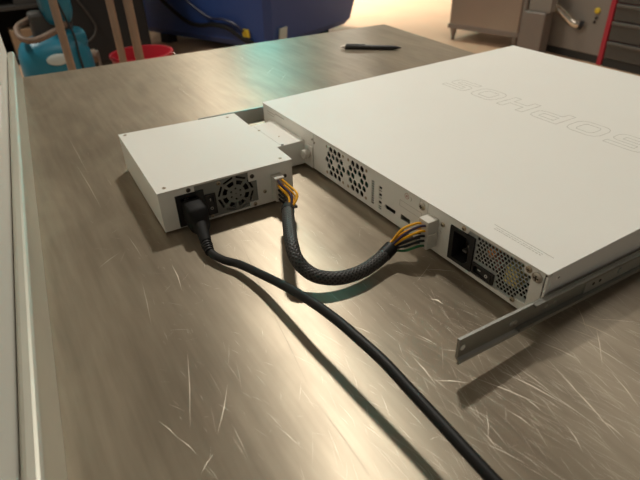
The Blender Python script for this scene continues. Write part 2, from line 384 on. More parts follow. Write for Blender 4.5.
holes.append(ngon(0.3328, 0.0236, 0.0009, 8))
OPEN = [(0.3440, 0.0040), (0.4165, 0.0040), (0.4165, 0.0072), (0.4256, 0.0085), (0.4256, 0.0345), (0.4195, 0.0345), (0.4185, 0.0408), (0.3645, 0.0408), (0.3625, 0.0368), (0.3440, 0.0368)]
holes.append(OPEN)
pm = lambda a, b, d: (a, d, zl(b))
bm = plate(BM(), rect(0.0006, W - 0.0022, 0.0004, 0.0424), holes, pm, 0.0011)
obj('rear_panel', bm, M['white'], app)
# pressed outlines on the panel
def ridge(bm, pts, wd, h0, h1, mp, closed=True):
    n = len(pts)
    for i in range(n if closed else n - 1):
        a = Vector((*pts[i], 0)); b = Vector((*pts[(i + 1) % n], 0)); t = (b - a)
        if t.length < 1e-9: continue
        t.normalize(); nn = Vector((-t.y, t.x, 0)) * wd / 2; a = a - t * wd / 2; b = b + t * wd / 2
        vs = [bm.verts.new(mp(q.x, q.y, h)) for h in (h0, h1) for q in (a - nn, b - nn, b + nn, a + nn)]
        for f in ((0, 1, 2, 3), (4, 7, 6, 5), (0, 4, 5, 1), (1, 5, 6, 2), (2, 6, 7, 3), (3, 7, 4, 0)): bm.faces.new([vs[i] for i in f])
    return bm
for nm, pts, wd, closed in (('cover_outline', rect(0.2785, 0.3085, 0.0236, 0.0296), 0.0004, True), ('tab_slit', [(0.3055, 0.0422), (0.3055, 0.0385)], 0.0005, False),
        ('tab_slit', [(0.3157, 0.0422), (0.3157, 0.0330)], 0.0005, False), ('curved_slit', [(0.2930, 0.0385), (0.2945, 0.0365), (0.2930, 0.0345)], 0.0006, False),
        ('panel_seam', [(0.1255, 0.0422), (0.1255, 0.0310), (0.1242, 0.0290), (0.1242, 0.0010)], 0.0005, False), ('printed_line', [(0.034, 0.0385), (0.056, 0.0385)], 0.0012, False),
        ('printed_line', [(0.012, 0.0365), (0.033, 0.0365)], 0.0010, False), ('printed_line', [(0.012, 0.0335), (0.030, 0.0335)], 0.0008, False)):
    obj(nm, ridge(BM(), pts, wd, 0.0, -0.00013, pm, closed), M['whiteline'], app)
bm = plate(BM(), ngon(0.2877, 0.0372, 0.0030, 18), [ngon(0.2877, 0.0372, 0.0024, 18)], lambda a, b, d: (a, -0.00015 + d, zl(b)), 0.0002)
cyl(bm, (0.2877, 0.0, zl(0.0372)), (0.2877, -0.0004, zl(0.0372)), 0.0012, 10)
obj('lock_mark', bm, mat('faded_red_print', (0.55, 0.36, 0.32), 0.6), app)
# corner screws of the two fan grilles
for cx in (0.169, 0.2102):
    for sx in (-1, 1):
        for sz in (-1, 1):
            screw(app, (cx + sx * 0.0158, 0.0, zl(0.0223 + sz * 0.0152)), (0, -1, 0), 0.0017, M['brass'], cross=False, h=0.0006)
for x, z, r, m in ((0.3087, 0.0367, 0.0036, 'screw'), (0.3354, 0.0314, 0.0022, 'brass'), (0.3585, 0.0398, 0.0021, 'brass'), (0.4228, 0.0388, 0.0027, 'brass'),
                   (0.4308, 0.0368, 0.0043, 'screw'), (0.4145, 0.0055, 0.0022, 'brass'), (0.1275, 0.0325, 0.0012, 'screw'), (0.1235, 0.0355, 0.0010, 'screw')):
    screw(app, (x, 0.0 if r < 0.004 else -0.0002, zl(z)), (0, -1, 0), r, M[m], h=0.0014 if r < 0.003 else 0.0022)
# ports
bm = BM(); box(bm, 0.2574, 0.2728, 0.0008, 0.010, zl(0.0102), zl(0.0104)); box(bm, 0.2610, 0.2692, 0.002, 0.009, zl(0.0122), zl(0.0130))
box(bm, 0.2574, 0.2728, 0.0095, 0.0100, zl(0.0104), zl(0.0146)); obj('video_port', bm, M['black'], app)
bm = plate(BM(), rect(0.2809, 0.2941, 0.0099, 0.0155), [rect(0.2814, 0.2936, 0.0104, 0.0150)], lambda a, b, d: (a, 0.0004 + d, zl(b)), 0.009)
box(bm, 0.2820, 0.2930, 0.002, 0.009, zl(0.0132), zl(0.0146), 0); obj('usb_port', bm, M['zinc'], app)
# power module face behind the opening
hx = []
IEC = (0.3446, 0.3710, 0.0045, 0.0362); SW = (0.3719, 0.3942, 0.0050, 0.0150)
p = 0.00355; row = p * 0.8660
for j in range(-1, 13):
    z = 0.0068 + j * row
    for i in range(0, 20):
        x = 0.3668 + i * p + (p / 2 if j % 2 else 0)
        ok = (x > 0.3732 and x < 0.4238 and z > 0.0062 and z < 0.0392)
        if x < IEC[1] + 0.0026 and z < IEC[3] + 0.0028: ok = False
        if x < SW[1] + 0.0022 and z < SW[3] + 0.0028: ok = False
        if x > 0.4178 and z > 0.0330: ok = False
        if x > 0.4150 and z < 0.0105: ok = False
        if ok: hx.append(ngon(x, z, 0.00158, 6, PI / 6))
IECO = [(0.3446, 0.0045), (0.3710, 0.0045), (0.3710, 0.0362), (0.3446, 0.0362)]
pf = lambda a, b, d: (a, 0.0013 + d, zl(b))
bm = plate(BM(), rect(0.3425, 0.4275, 0.0030, 0.0418), hx + [rect(0.3460, 0.3697, 0.0060, 0.0348), rect(0.3730, 0.3931, 0.0060, 0.0140)], pf, 0.0009)
obj('grille_plate', bm, M['appplate'], app)
# mains inlet: black frame with an eight-sided well and three blades
def inlet(parent, y0, y1, z0, z1, mp, flip=False):
    cy, cz = (y0 + y1) / 2, (z0 + z1) / 2; hy, hz = (y1 - y0) / 2, (z1 - z0) / 2
    a, b, c = hy * 0.66, hz * 0.80, hy * 0.30
    well = [(cy - a, cz - b), (cy + a - c, cz - b), (cy + a, cz - b + c), (cy + a, cz + b - c), (cy + a - c, cz + b), (cy - a, cz + b)]
    bm = plate(BM(), rect(y0, y1, z0, z1), [well], lambda u, v, d: mp(u, v, -0.0022 + d), 0.016)
    v = [bm.verts.new(mp(u, w_, 0.0135)) for u, w_ in well]; bm.faces.new(v)
    o = obj('power_inlet', bm, M['black'], parent)
    pb = BM()
    for du, dv in ((-0.002, -0.007), (-0.002, 0.007), (0.003, 0.0)):
        vs = [mp(cy + du + s * 0.0022, cz + dv + t * 0.0009, d) for d in (0.0055, 0.0133) for s in (-1, 1) for t in (-1, 1)]
        vs = [pb.verts.new(x) for x in vs]
        for f in ((0, 1, 3, 2), (4, 6, 7, 5), (0, 4, 5, 1), (2, 3, 7, 6), (0, 2, 6, 4), (1, 5, 7, 3)): pb.faces.new([vs[i] for i in f])
    obj('contact_blade', pb, M['pin'], o)
    return o
inlet(app, *IEC, lambda u, v, d: (u, 0.0013 + d, zl(v)))
def rocker(parent, y0, y1, z0, z1, mp, vertical=False):
    bm = plate(BM(), rect(y0, y1, z0, z1), [rect(y0 + 0.002, y1 - 0.002, z0 + 0.0018, z1 - 0.0018)], lambda u, v, d: mp(u, v, -0.0018 + d), 0.006)
    o = obj('power_switch', bm, M['black'], parent)
    a0, a1, b0, b1 = y0 + 0.0023, y1 - 0.0023, z0 + 0.0021, z1 - 0.0021
    bm = BM()
    if vertical: prof = [(b0, -0.0022), ((b0 + b1) / 2, -0.0008), (b1, 0.0006)]
    else: prof = [(a0, 0.0006), ((a0 + a1) / 2, -0.0008), (a1, -0.0022)]
    pts = []
    for t, d in prof: pts.append(((a0, t, d), (a1, t, d)) if vertical else ((t, b0, d), (t, b1, d)))
    f_ = [[bm.verts.new(mp(*q)) for q in pr] for pr in pts]; g_ = [[bm.verts.new(mp(q[0], q[1], 0.004)) for q in pr] for pr in pts]
    for i in range(2):
        bm.faces.new((f_[i][0], f_[i][1], f_[i + 1][1], f_[i + 1][0]))
        for s in (0, 1): bm.faces.new((f_[i][s], f_[i + 1][s], g_[i + 1][s], g_[i][s]))
    for i in (0, 2): bm.faces.new((f_[i][0], f_[i][1], g_[i][1], g_[i][0]))
    obj('rocker', bm, M['black'], o)
    # the I and O marks
    bm = BM(); cy, cz = (a0 + a1) / 2, (b0 + b1) / 2; q = 0.26
    if vertical: pO, pI = (cy, b0 + (b1 - b0) * q), (cy, b0 + (b1 - b0) * (1 - q)); dO, dI = -0.00155, -0.00012
    else: pO, pI = (a0 + (a1 - a0) * (1 - q), cz), (a0 + (a1 - a0) * q, cz); dO, dI = -0.00165, -0.0002
    plate(bm, ngon(*pO, 0.0015, 14), [ngon(*pO, 0.0010, 14)], lambda u, v, d: mp(u, v, dO - 0.0002 + d), 0.0004)
    w2, h2 = (0.0004, 0.0016)
    plate(bm, rect(pI[0] - h2, pI[0] + h2, pI[1] - w2, pI[1] + w2) if not vertical else rect(pI[0] - w2, pI[0] + w2, pI[1] - h2, pI[1] + h2), [],
          lambda u, v, d: mp(u, v, dI - 0.0002 + d), 0.0004)
    obj('switch_marks', bm, M['printed'], o)
    return o
rocker(app, *SW, lambda u, v, d: (u, 0.0013 + d, zl(v)))
# what shows through the holes; the black sheets are added to stand in for inner shade
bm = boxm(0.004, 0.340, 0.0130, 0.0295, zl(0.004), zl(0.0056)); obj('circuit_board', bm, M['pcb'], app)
obj('port_shade_sheet', boxm(0.2330, 0.2990, 0.0118, 0.0125, zl(0.003), zl(0.036)), M['blackmatt'], app)
obj('floor_shade_sheet', boxm(0.003, 0.436, 0.003, 0.0295, zl(0.0013), zl(0.0018)), M['blackmatt'], app)
bm = boxm(0.001, 0.4365, 0.030, 0.031, zl(0.0060), zl(0.0420)); obj('rear_shade_sheet', bm, M['blackmatt'], app)
bm = boxm(0.003, 0.436, 0.003, 0.30, zl(0.0420), zl(0.0424)); obj('lid_shade_sheet', bm, M['blackmatt'], app)
bm = lathe(BM(), (0.3865, 0.0024, zl(0.0310)), (0, 1, 0), [(0, 0.0020), (0.0005, 0.0042), (0.006, 0.0042), (0.007, 0.002)], 18); obj('copper_coil', bm, M['orange'], app, smooth=True)
bm = boxm(0.4010, 0.4140, 0.0024, 0.016, zl(0.0125), zl(0.0300)); obj('transformer', bm, M['tape'], app, bevel=0.002)
bm = boxm(0.390, 0.3945, 0.0045, 0.008, zl(0.018), zl(0.032)); obj('capacitor', bm, mat('dull_red_part', (0.30, 0.09, 0.07), 0.5), app)
for fx in (0.03, W - 0.03):
    for fy in (0.03, D - 0.05): obj('foot', cyl(BM(), (fx, fy, 0), (fx, fy, zl(0)), 0.008, 16), M['black'], app)
# folded corner flange next to the panel
obj('corner_flange', boxm(W - 0.0010, W + 0.0009, -0.0004, 0.0036, zl(0.004), zl(0.0410)), M['white'], app, bevel=0.0003)
screw(app, (W + 0.0009, 0.011, zl(0.0375)), (1, 0, 0), 0.0022, M['white'], h=0.0006)

# pressed maker's name on the lid (reads from the far side) and the ruled print block near the rear edge; shade of the pressing is put into grey line colour
GL = {
 'S': [[(0, 0), (.80, 0), (.95, .06), (1, .18), (1, .44), (.95, .55), (.82, .60), (.24, .60), (.24, .79), (1, .79), (1, 1), (.20, 1), (.05, .94), (0, .82), (0, .58), (.05, .46), (.18, .41), (.76, .41), (.76, .21), (0, .21)]],
 'O': [[(.22, 0), (.78, 0), (.93, .09), (1, .27), (1, .73), (.93, .91), (.78, 1), (.22, 1), (.07, .91), (0, .73), (0, .27), (.07, .09)],
       [(.30, .21), (.70, .21), (.76, .32), (.76, .68), (.70, .79), (.30, .79), (.24, .68), (.24, .32)]],
 'P': [[(0, 0), (.24, 0), (.24, .30), (.80, .30), (.95, .37), (1, .50), (1, .80), (.95, .93), (.80, 1), (0, 1)], [(.24, .50), (.74, .50), (.76, .56), (.76, .74), (.74, .80), (.24, .80)]],
 'H': [[(0, 0), (.24, 0), (.24, .39), (.76, .39), (.76, 0), (1, 0), (1, 1), (.76, 1), (.76, .60), (.24, .60), (.24, 1), (0, 1)]],
}
lw, lh, pitch = 0.0385, 0.0345, 0.0478
x_start, y_base = 0.3590, 0.2655
bm = BM()
for i, chh in enumerate('SOPHOS'):
    for poly in GL[chh]:
        pts = [(x_start - i * pitch - u * lw, y_base - v * lh) for u, v in poly]
        ridge(bm, pts, 0.00048, -0.0001, 0.00012, lambda a, b, d: (a, b, zl(0.044) + d))
obj('pressed_name', bm, M['logoline'], lido)
bm = BM(); ridge(bm, [(0.3725, 0.0186), (0.4275, 0.0186)], 0.00042, -0.0001, 0.00012, lambda a, b, d: (a, b, zl(0.044) + d), False)
rnd = random.Random(3); x = 0.3765
while x < 0.419:
    wd = rnd.uniform(0.0008, 0.0022)
    ridge(bm, [(x, 0.0160), (x + wd, 0.0160)], 0.0004, -0.0001, 0.0001, lambda a, b, d: (a, b, zl(0.044) + d), False)
    ridge(bm, [(x, 0.0138), (x + wd * 0.8, 0.0138)], 0.0006, -0.0001, 0.0001, lambda a, b, d: (a, b, zl(0.044) + d), False)
    x += wd + rnd.uniform(0.0007, 0.0014)
obj('pressed_fine_print', bm, mat('faint_groove_shade', (0.42, 0.40, 0.35), 0.6), lido)

# slide rails, fixed to both flanks and running out past the rear
def rail(x_in, s, y_end, zA, slope, e):
    """profile: web with a folded top flange and a rolled lower lip; s = +1 right flank, -1 left flank"""
    def z(y): return zA + slope * (y - y_end)
    bm = BM()
    def strip(prof):
        rings = []
        for y in (y_end, e):
            rings.append([bm.verts.new((x_in + s * a, y, zl(z(y) + b))) for a, b in prof])
        n = len(prof)
        for i in range(n): bm.faces.new((rings[0][i], rings[0][(i + 1) % n], rings[1][(i + 1) % n], rings[1][i]))
        bm.faces.new(rings[0]); bm.faces.new(rings[1])
    strip([(0.0012, 0.0208), (0.0032, 0.0208), (0.0032, 0.0050), (0.0050, 0.0036), (0.0056, 0.0018), (0.0046, 0.0), (0.0030, 0.0006), (0.0038, 0.0022), (0.0030, 0.0032), (0.0012, 0.0046)])
    r = obj('slide_rail', bm, M['galv'], app)
    if s > 0:
        def web(a, b, y): return (x_in + 0.0032 + a, y, zl(z(y) + b))
        def band(name, y0, a0, a1, b0, b1, m):
            bm = BM(); rings = []
            for y in (y0, e): rings.append([bm.verts.new((x_in + a, y, zl(z(y) + b))) for a, b in ((a0, b0), (a1, b0), (a1, b1), (a0, b1))])
            for i in range(4): bm.faces.new((rings[0][i], rings[0][(i + 1) % 4], rings[1][(i + 1) % 4], rings[1][i]))
            bm.faces.new(rings[0]); bm.faces.new(rings[1]); return obj(name, bm, m, r)
        band('upper_track', -0.016, 0.0033, 0.0056, 0.0186, 0.0207, M['galv'])
        band('lower_track', -0.030, 0.0034, 0.0066, 0.0040, 0.0062, M['galv'])
        band('inner_slide', 0.042, 0.0033, 0.0042, 0.0066, 0.0184, M['zinc'])
        obj('bolt_hole', cyl(BM(), web(0.0001, 0.0128, -0.0815), web(0.0003, 0.0128, -0.0815), 0.0021, 14), M['wall'], r)
        for yy in (-0.0360, -0.0325): obj('rivet', lathe(BM(), web(0, 0.0118, yy), (1, 0, 0), [(0, 0.0022), (0.0006, 0.0018), (0.0009, 0)], 14), M['zinc'], r, smooth=True)
        for yy in (0.000, 0.009): obj('dimple', lathe(BM(), web(0, 0.0118, yy), (1, 0, 0), [(0, 0.0018), (0.0003, 0.0014), (0.0004, 0)], 12), M['galv'], r, smooth=True)
        for yy in (0.052, 0.060): obj('slot', cyl(BM(), web(0.0010, 0.0125, yy), web(0.0013, 0.0125, yy), 0.0014, 12), M['slot'], r)
        obj('latch_boss', cyl(BM(), web(0.0010, 0.0125, 0.085), web(0.0022, 0.0125, 0.085), 0.0027, 12), M['zinc'], r)
    return r
rail(W + 0.0014, 1, -0.0850, 0.0106, -0.047, 0.205)
rail(-0.0040, -1, -0.0853, 0.0184, -0.0366, 0.40)
for yy in (0.06, 0.25):
    obj('rail_standoff', cyl(BM(), (-0.0009, yy, zl(0.022)), (-0.0062, yy, zl(0.022)), 0.003, 10), M['zinc'], app)
for yy in (0.04, 0.15):
    zz_ = zl(0.0216 - 0.047 * (yy + 0.085)); obj('rail_standoff', cyl(BM(), (W + 0.0001, yy, zz_), (W + 0.0026, yy, zz_), 0.003, 10), M['zinc'], app)

# ------------------------------------------------------------------ external power supply box
PX, PY, TH = 0.1672, -0.0543, -0.0431
psu = thing('external_power_supply', 'small square white external power supply with round fan grille and plugged mains cord', 'power supply', (PX, PY, ZT), TH)
PW, PD, PH = 0.1672, 0.1338, 0.042
YL, YR, XL, XR = -PD - 0.0005, 0.0030, -PW, -0.1575     # the folded back edge is a little out of square
def prism(bm, pts, z0, z1):
    lo = [bm.verts.new((x, y, z0)) for x, y in pts]; hi_ = [bm.verts.new((x, y, z1)) for x, y in pts]; n = len(pts)
    bm.faces.new(lo); bm.faces.new(hi_)
    for i in range(n): bm.faces.new((lo[i], lo[(i + 1) % n], hi_[(i + 1) % n], hi_[i]))
    return bm
bm = BM()   # open sheet metal tray
t_ = 0.0012
prism(bm, [(XL, YL), (XL + t_, YL + t_), (XR + t_, YR - t_), (XR, YR)], zl(0), zl(PH - 0.0014))
prism(bm, [(XL, YL), (-t_, YL), (-t_, YL + t_), (XL + t_, YL + t_)], zl(0), zl(PH - 0.0014))
prism(bm, [(XR, YR), (XR + t_, YR - t_), (-t_, YR - t_), (-t_, YR)], zl(0), zl(PH - 0.0014))
prism(bm, [(XL + t_, YL + t_), (-t_, YL + t_), (-t_, YR - t_), (XR + t_, YR - t_)], zl(0), zl(0.0012))
obj('case', bm, M['white'], psu)
plid = obj('lid', prism(BM(), [(XL - 0.0006, YL - 0.0006), (0.0006, YL - 0.0006), (0.0006, YR + 0.0006), (XR - 0.0006, YR + 0.0006)], zl(PH - 0.0011), zl(PH)), M['white'], psu, bevel=0.0004)
pq = lambda a, b, d: (-d, a, zl(b))
cut = [(-0.1195, 0.0002 + 0.0006), (-0.0460, 0.0008), (-0.0460, 0.0062), (-0.0365, 0.0062), (-0.0365, 0.0292), (-0.0450, 0.0292), (-0.0450, 0.0398), (-0.1000, 0.0398), (-0.1000, 0.0345), (-0.1195, 0.0345)]
bm = plate(BM(), rect(YL, YR, 0.0, PH - 0.0013), [cut, rect(-0.0214, -0.0104, 0.0036, 0.0306)], pq, 0.0011)
obj('front_panel', bm, M['white'], psu)
FC = (-0.0592, 0.0196)
hl = []
def sector(r0, r1, a, da, n=3):
    return [(FC[0] + r0 * math.cos(a - da + 2 * da * i / n), FC[1] + r0 * math.sin(a - da + 2 * da * i / n)) for i in range(n + 1)] + \
           [(FC[0] + r1 * math.cos(a + da - 2 * da * i / n), FC[1] + r1 * math.sin(a + da - 2 * da * i / n)) for i in range(n + 1)]
for k in range(8):
    a = (k + 0.5) * PI / 4
    hl.append(sector(0.0098, 0.0143, a, 0.27, 2))
    a2 = (k) * PI / 4 + PI / 8
    t = Vector((-math.sin(a2), math.cos(a2))); nr = Vector((math.cos(a2), math.sin(a2))); c = Vector(FC)
    hl.append([tuple(c + nr * 0.0161 - t * 0.0052), tuple(c + nr * 0.0161 + t * 0.0052), tuple(c + nr * 0.0184 + t * 0.0058), tuple(c + nr * 0.0184 - t * 0.0058)])
for k in range(6): hl.append(ngon(FC[0] + 0.0056 * math.cos(k * PI / 3 + 0.5), FC[1] + 0.0056 * math.sin(k * PI / 3 + 0.5), 0.0012, 8))
hl.append(ngon(*FC, 0.0008, 8))
PIEC = (-0.1192, -0.0918, 0.0012, 0.0340); PSW = (-0.0912, -0.0806, 0.0052, 0.0272)
bm = plate(BM(), rect(-0.1215, -0.0350, 0.0006, 0.0400), hl + [rect(-0.1172, -0.0938, 0.0032, 0.0320), rect(-0.0900, -0.0818, 0.0066, 0.0258)], lambda a, b, d: pq(a, b, 0.0013 + d), 0.0009)
obj('grille_plate', bm, M['psuplate'], psu)
inlet(psu, *PIEC, lambda u, v, d: pq(u, v, 0.0013 + d))
rocker(psu, *PSW, lambda u, v, d: pq(u, v, 0.0013 + d), vertical=True)
bm = BM(); lathe(bm, (-0.004, *FC[:1], zl(FC[1])), (-1, 0, 0), [(0, 0.007), (0.012, 0.007)], 20)
for k in range(7):
    a = k * 2 * PI / 7; u = Vector((0, math.cos(a), math.sin(a))); v = Vector((0, -math.sin(a), math.cos(a))); c = Vector((0, FC[0], zl(FC[1])))
    q = [c + u * r0 + v * s + Vector((-0.005 - (0.006 if s > 0 else 0), 0, 0)) for r0, s in ((0.0068, -0.002), (0.0165, -0.004), (0.0165, 0.004), (0.0068, 0.002))]
    q2 = [x + Vector((-0.0006, 0, 0)) for x in q]
    vs = [bm.verts.new(x) for x in q + q2]
    for f in ((0, 1, 2, 3), (4, 7, 6, 5), (0, 4, 5, 1), (1, 5, 6, 2), (2, 6, 7, 3), (3, 7, 4, 0)): bm.faces.new([vs[i] for i in f])
obj('fan', bm, M['black'], psu)
obj('grille_shade_sheet', boxm(-0.020, -0.0195, -PD + 0.002, -0.0225, zl(0.002), zl(0.040)), M['blackmatt'], psu)  # black sheet added as the shade behind the fan grille
for y, z, r, m in ((-0.1057, 0.0375, 0.0022, 'screw'), (-0.0755, 0.0357, 0.0022, 'brass'), (-0.0412, 0.0345, 0.0023, 'screw'), (-0.0408, 0.0030, 0.0021, 'brass'), (-0.0862, 0.0030, 0.0018, 'brass'),
                   (-0.0290, 0.0140, 0.0020, 'brass'), (-0.0056, 0.0254, 0.0020, 'screw')):
    on_white = m == 'screw' or y > -0.036 or (y > -0.045 and z < 0.01)
    screw(psu, (0.0 if on_white else -0.0013, y, zl(z)), (1, 0, 0), r, M['darkscrew' if m == 'screw' else m], h=0.0012)
for x, y in ((-0.1609, -0.1283), (-0.0076, -0.1257), (-0.0075, -0.0060), (-0.1487, -0.0090)):
    bm = cyl(BM(), (x, y, zl(PH)), (x, y, zl(PH) + 0.0002), 0.0020, 14); o = obj('lid_screw', bm, M['brass'], plid)
    obj('cross_shade', boxm(x - 0.0011, x + 0.0011, y - 0.0003, y + 0.0003, zl(PH) + 0.0001, zl(PH) + 0.0003), M['slot'], o)
for fx in (-0.15, -0.02):
    for fy in (-0.118, -0.016): obj('foot', cyl(BM(), (fx, fy, 0), (fx, fy, zl(0)), 0.006, 14), M['black'], psu)
# mounting arm reaching across to the rear of the network unit; built in world axes, turned back into the box's frame
def unrot(o): o.matrix_parent_inverse = Matrix.Identity(4); o.matrix_basis = (Matrix.Translation((PX, PY, ZT)) @ Matrix.Rotation(TH, 4, 'Z')).inverted() @ Matrix.Translation((0, 0, ZT))
bm = BM()
vs = [bm.verts.new(q) for q in ((0.030, -0.0475, zl(0)), (0.1060, -0.0508, zl(0)), (0.1060, -0.0004, zl(0)), (0.030, -0.0004, zl(0)), (0.030, -0.0475, zl(0.029)), (0.1060, -0.0508, zl(0.029)), (0.1060, -0.0004, zl(0.029)), (0.030, -0.0004, zl(0.029)))]
for f in ((0, 3, 2, 1), (4, 5, 6, 7), (0, 1, 5, 4), (1, 2, 6, 5), (2, 3, 7, 6), (3, 0, 4, 7)): bm.faces.new([vs[i] for i in f])
arm = obj('mounting_arm', bm, M['white'], psu, bevel=0.0008); unrot(arm)
def armpart(name, bm, m, **k): return obj(name, bm, m, arm, **k)
armpart('flange', boxm(0.1062, 0.1238, -0.0016, -0.0004, zl(0.0005), zl(0.0265)), M['white'], bevel=0.0004)
bm = lathe(BM(), (0.1172, -0.0016, zl(0.0170)), (0, -1, 0), [(0, 0.0030), (0.003, 0.0030), (0.003, 0.0056), (0.0080, 0.0056), (0.0088, 0.0048), (0.0088, 0.0)], 22); armpart('thumb_screw', bm, M['nylon'], smooth=True)
armpart('overlap_seam', boxm(0.034, 0.1055, -0.0305, -0.0301, zl(0.029), zl(0.0291)), M['whiteline'])
for x, y in ((0.0495, -0.0310), (0.1040, -0.0285), (0.080, -0.0200)):
    armpart('screw', cyl(BM(), (x, y, zl(0.029)), (x, y, zl(0.0295)), 0.0016 if x != 0.08 else 0.0008, 12), M['brass'] if x < 0.1 else M['slot'])
bm = lathe(BM(), (0.0262, -0.0050, zl(0.021)), (0, -1, 0), [(0, 0.0024), (0.003, 0.0024), (0.0034, 0.0)], 14); armpart('bracket_screw', bm, M['screw'], smooth=True)
armpart('left_flange', boxm(0.0200, 0.0298, -0.0050, -0.0004, zl(0.0005), zl(0.0265)), M['white'], bevel=0.0004)

# ------------------------------------------------------------------ mains cord with plug
PR = Matrix.Translation((PX, PY, 0)) @ Matrix.Rotation(TH, 4, 'Z')
cord = thing('power_cord', 'thick black mains cord arching from the power box towards the near edge', 'power cord', (0.23, -0.16, ZT))
ci = Matrix.Translation((-0.23, 0.16, -ZT))
def cw(p): return ci @ Vector(p)
def psw(x, y, z): return PR @ Vector((x, y, z))
bm = BM(); secs = []
for x, cy, cz, hy, hz in ((0.0025, -0.1055, 0.0165, 0.0096, 0.0128), (0.022, -0.1055, 0.0165, 0.0094, 0.0126), (0.0245, -0.1055, 0.0158, 0.0084, 0.0114), (0.029, -0.1062, 0.0112, 0.0060, 0.0078), (0.040, -0.1080, 0.0086, 0.0054, 0.0066), (0.049, -0.1095, 0.0062, 0.0050, 0.0055)):
    ring = []
    for k in range(20):
        a = 2 * PI * k / 20; ca, sa = math.cos(a), math.sin(a); e = 0.32 if x < 0.026 else 0.7
        ring.append(bm.verts.new(cw(psw(x - 0.004 * (cz - 0.0178) / 0.012 * 0, cy + hy * math.copysign(abs(ca) ** e, ca), cz + hz * math.copysign(abs(sa) ** e, sa)))))
    secs.append(ring)
for a, b in zip(secs[:-1], secs[1:]):
    for k in range(20): bm.faces.new((a[k], a[(k + 1) % 20], b[(k + 1) % 20], b[k]))
bm.faces.new(secs[0]); bm.faces.new(secs[-1])
plug = obj('plug', bm, M['plug'], cord, smooth=True, angle=38)
bm = BM()
for i in range(4):
    a = psw(0.0495 + i * 0.0030, -0.1097 - i * 0.0003, 0.0060 - i * 0.0004); b = psw(0.0515 + i * 0.0030, -0.1098 - i * 0.0003, 0.0058 - i * 0.0004)
    cyl(bm, cw(a), cw(b), 0.0052 - i * 0.0003, 14)
obj('strain_relief', bm, M['rubber'], cord, smooth=True)
pts = [psw(0.049, -0.1096, 0.0062), psw(0.062, -0.1098, 0.0040), (0.2400, -0.1615, 0.0035), (0.2556, -0.1535, 0.0050), (0.2851, -0.1464, 0.0095), (0.3174, -0.1420, 0.0169), (0.3494, -0.1388, 0.0234), (0.3776, -0.1361, 0.0264), (0.4037, -0.1344, 0.0274), (0.4277, -0.1331, 0.0274), (0.4507, -0.1328, 0.0257), (0.4735, -0.1328, 0.0245), (0.5008, -0.1332, 0.0235), (0.5179, -0.1331, 0.0225), (0.5332, -0.1327, 0.0215), (0.575, -0.1375, 0.018), (0.63, -0.145, 0.010), (0.70, -0.16, 0.0012), (0.80, -0.19, 0.0010), (0.92, -0.20, 0.0010)]
obj('cord', tube(BM(), [cw(p) for p in pts], 0.0036, 12, 8), M['rubber'], cord, smooth=True)

# ------------------------------------------------------------------ braided low-voltage cable between the two boxes
har = thing('sleeved_cable', 'black braided cable with yellow wires looping between the two white boxes', 'cable', (0.28, -0.10, ZT))
hi = Matrix.Translation((-0.28, 0.10, -ZT))
def hw(p): return hi @ Vector(p)
SA = Vector((0.2180, -0.0850, 0.0195)); SB = Vector((0.3158, -0.0385, 0.0120))
path = [SA, (0.2350, -0.0938, 0.0230), (0.2534, -0.1028, 0.0255), (0.2827, -0.1165, 0.0275), (0.2963, -0.1204, 0.0225), (0.3059, -0.1171, 0.0150), (0.3155, -0.1100, 0.0110), (0.3228, -0.0957, 0.0085), (0.3246, -0.0773, 0.0078), (0.3218, -0.0601, 0.0083), (0.3178, -0.0460, 0.0100), SB]
obj('braided_sleeve', tube(BM(), [hw(p) for p in path], 0.0058, 18, 10), M['braid'], har, smooth=True)
bm = BM(); d0 = (Vector(path[1]) - SA).normalized(); d1 = (SB - Vector(path[-2])).normalized()
obj('end_collar', cyl(BM(), hw(SA - d0 * 0.0004), hw(SA + d0 * 0.010), 0.0062, 18), M['rubber'], har, smooth=True)
obj('end_collar', cyl(BM(), hw(SB - d1 * 0.010), hw(SB + d1 * 0.0004), 0.0062, 18), M['rubber'], har, smooth=True)
# connector in the power box
rows = [0.0068, 0.0120, 0.0172, 0.0224, 0.0276]
bm = BM()
def orient(bm_, fn):
    for v in bm_.verts: v.co = hw(fn(v.co))
    return bm_
o1 = orient(boxm(-0.0005, 0.0105, -0.0212, -0.0106, 0.0040, 0.0302), lambda c: psw(*c)); c1 = obj('connector', o1, M['nylon'], har, bevel=0.0006)
o1 = orient(boxm(0.002, 0.012, -0.0104, -0.0086, 0.0120, 0.0215), lambda c: psw(*c)); obj('latch', o1, M['nylon'], c1, bevel=0.0005)
ca = []; k = 0
colsA = {0: ('wblack', 'wblack'), 1: ('wblack', 'wblack'), 2: ('wblack', 'wyellow'), 3: ('wyellow', 'wyellow'), 4: ('wpurple', 'wyellow')}
for r_ in range(5):
    for c_ in range(2):
        y = -0.0182 + c_ * 0.0046; z = rows[r_]
        a = psw(0.0102, y, z); b = psw(0.0165 + 0.0010 * r_, y + (0.001 if c_ else -0.0005), z + 0.0006 - 0.0004 * r_)
        ang = (r_ * 2 + c_) * 2 * PI / 10; off = Vector((0.0022 * math.cos(ang), 0.0022 * math.cos(ang + 1.0), 0.0030 * math.sin(ang)))
        mid = a * 0.45 + SA * 0.55 + Vector((0.006 + 0.0018 * c_, 0.004 + 0.003 * c_, 0.0015 * (r_ - 2))) + off * 0.8
        pts = [a, b, mid, SA + off - d0 * 0.002, SA + off * 0.9 + d0 * 0.005]
        obj('wire', tube(BM(), [hw(p) for p in pts], 0.00115, 8, 8), M[colsA[r_][c_]], har, smooth=True)
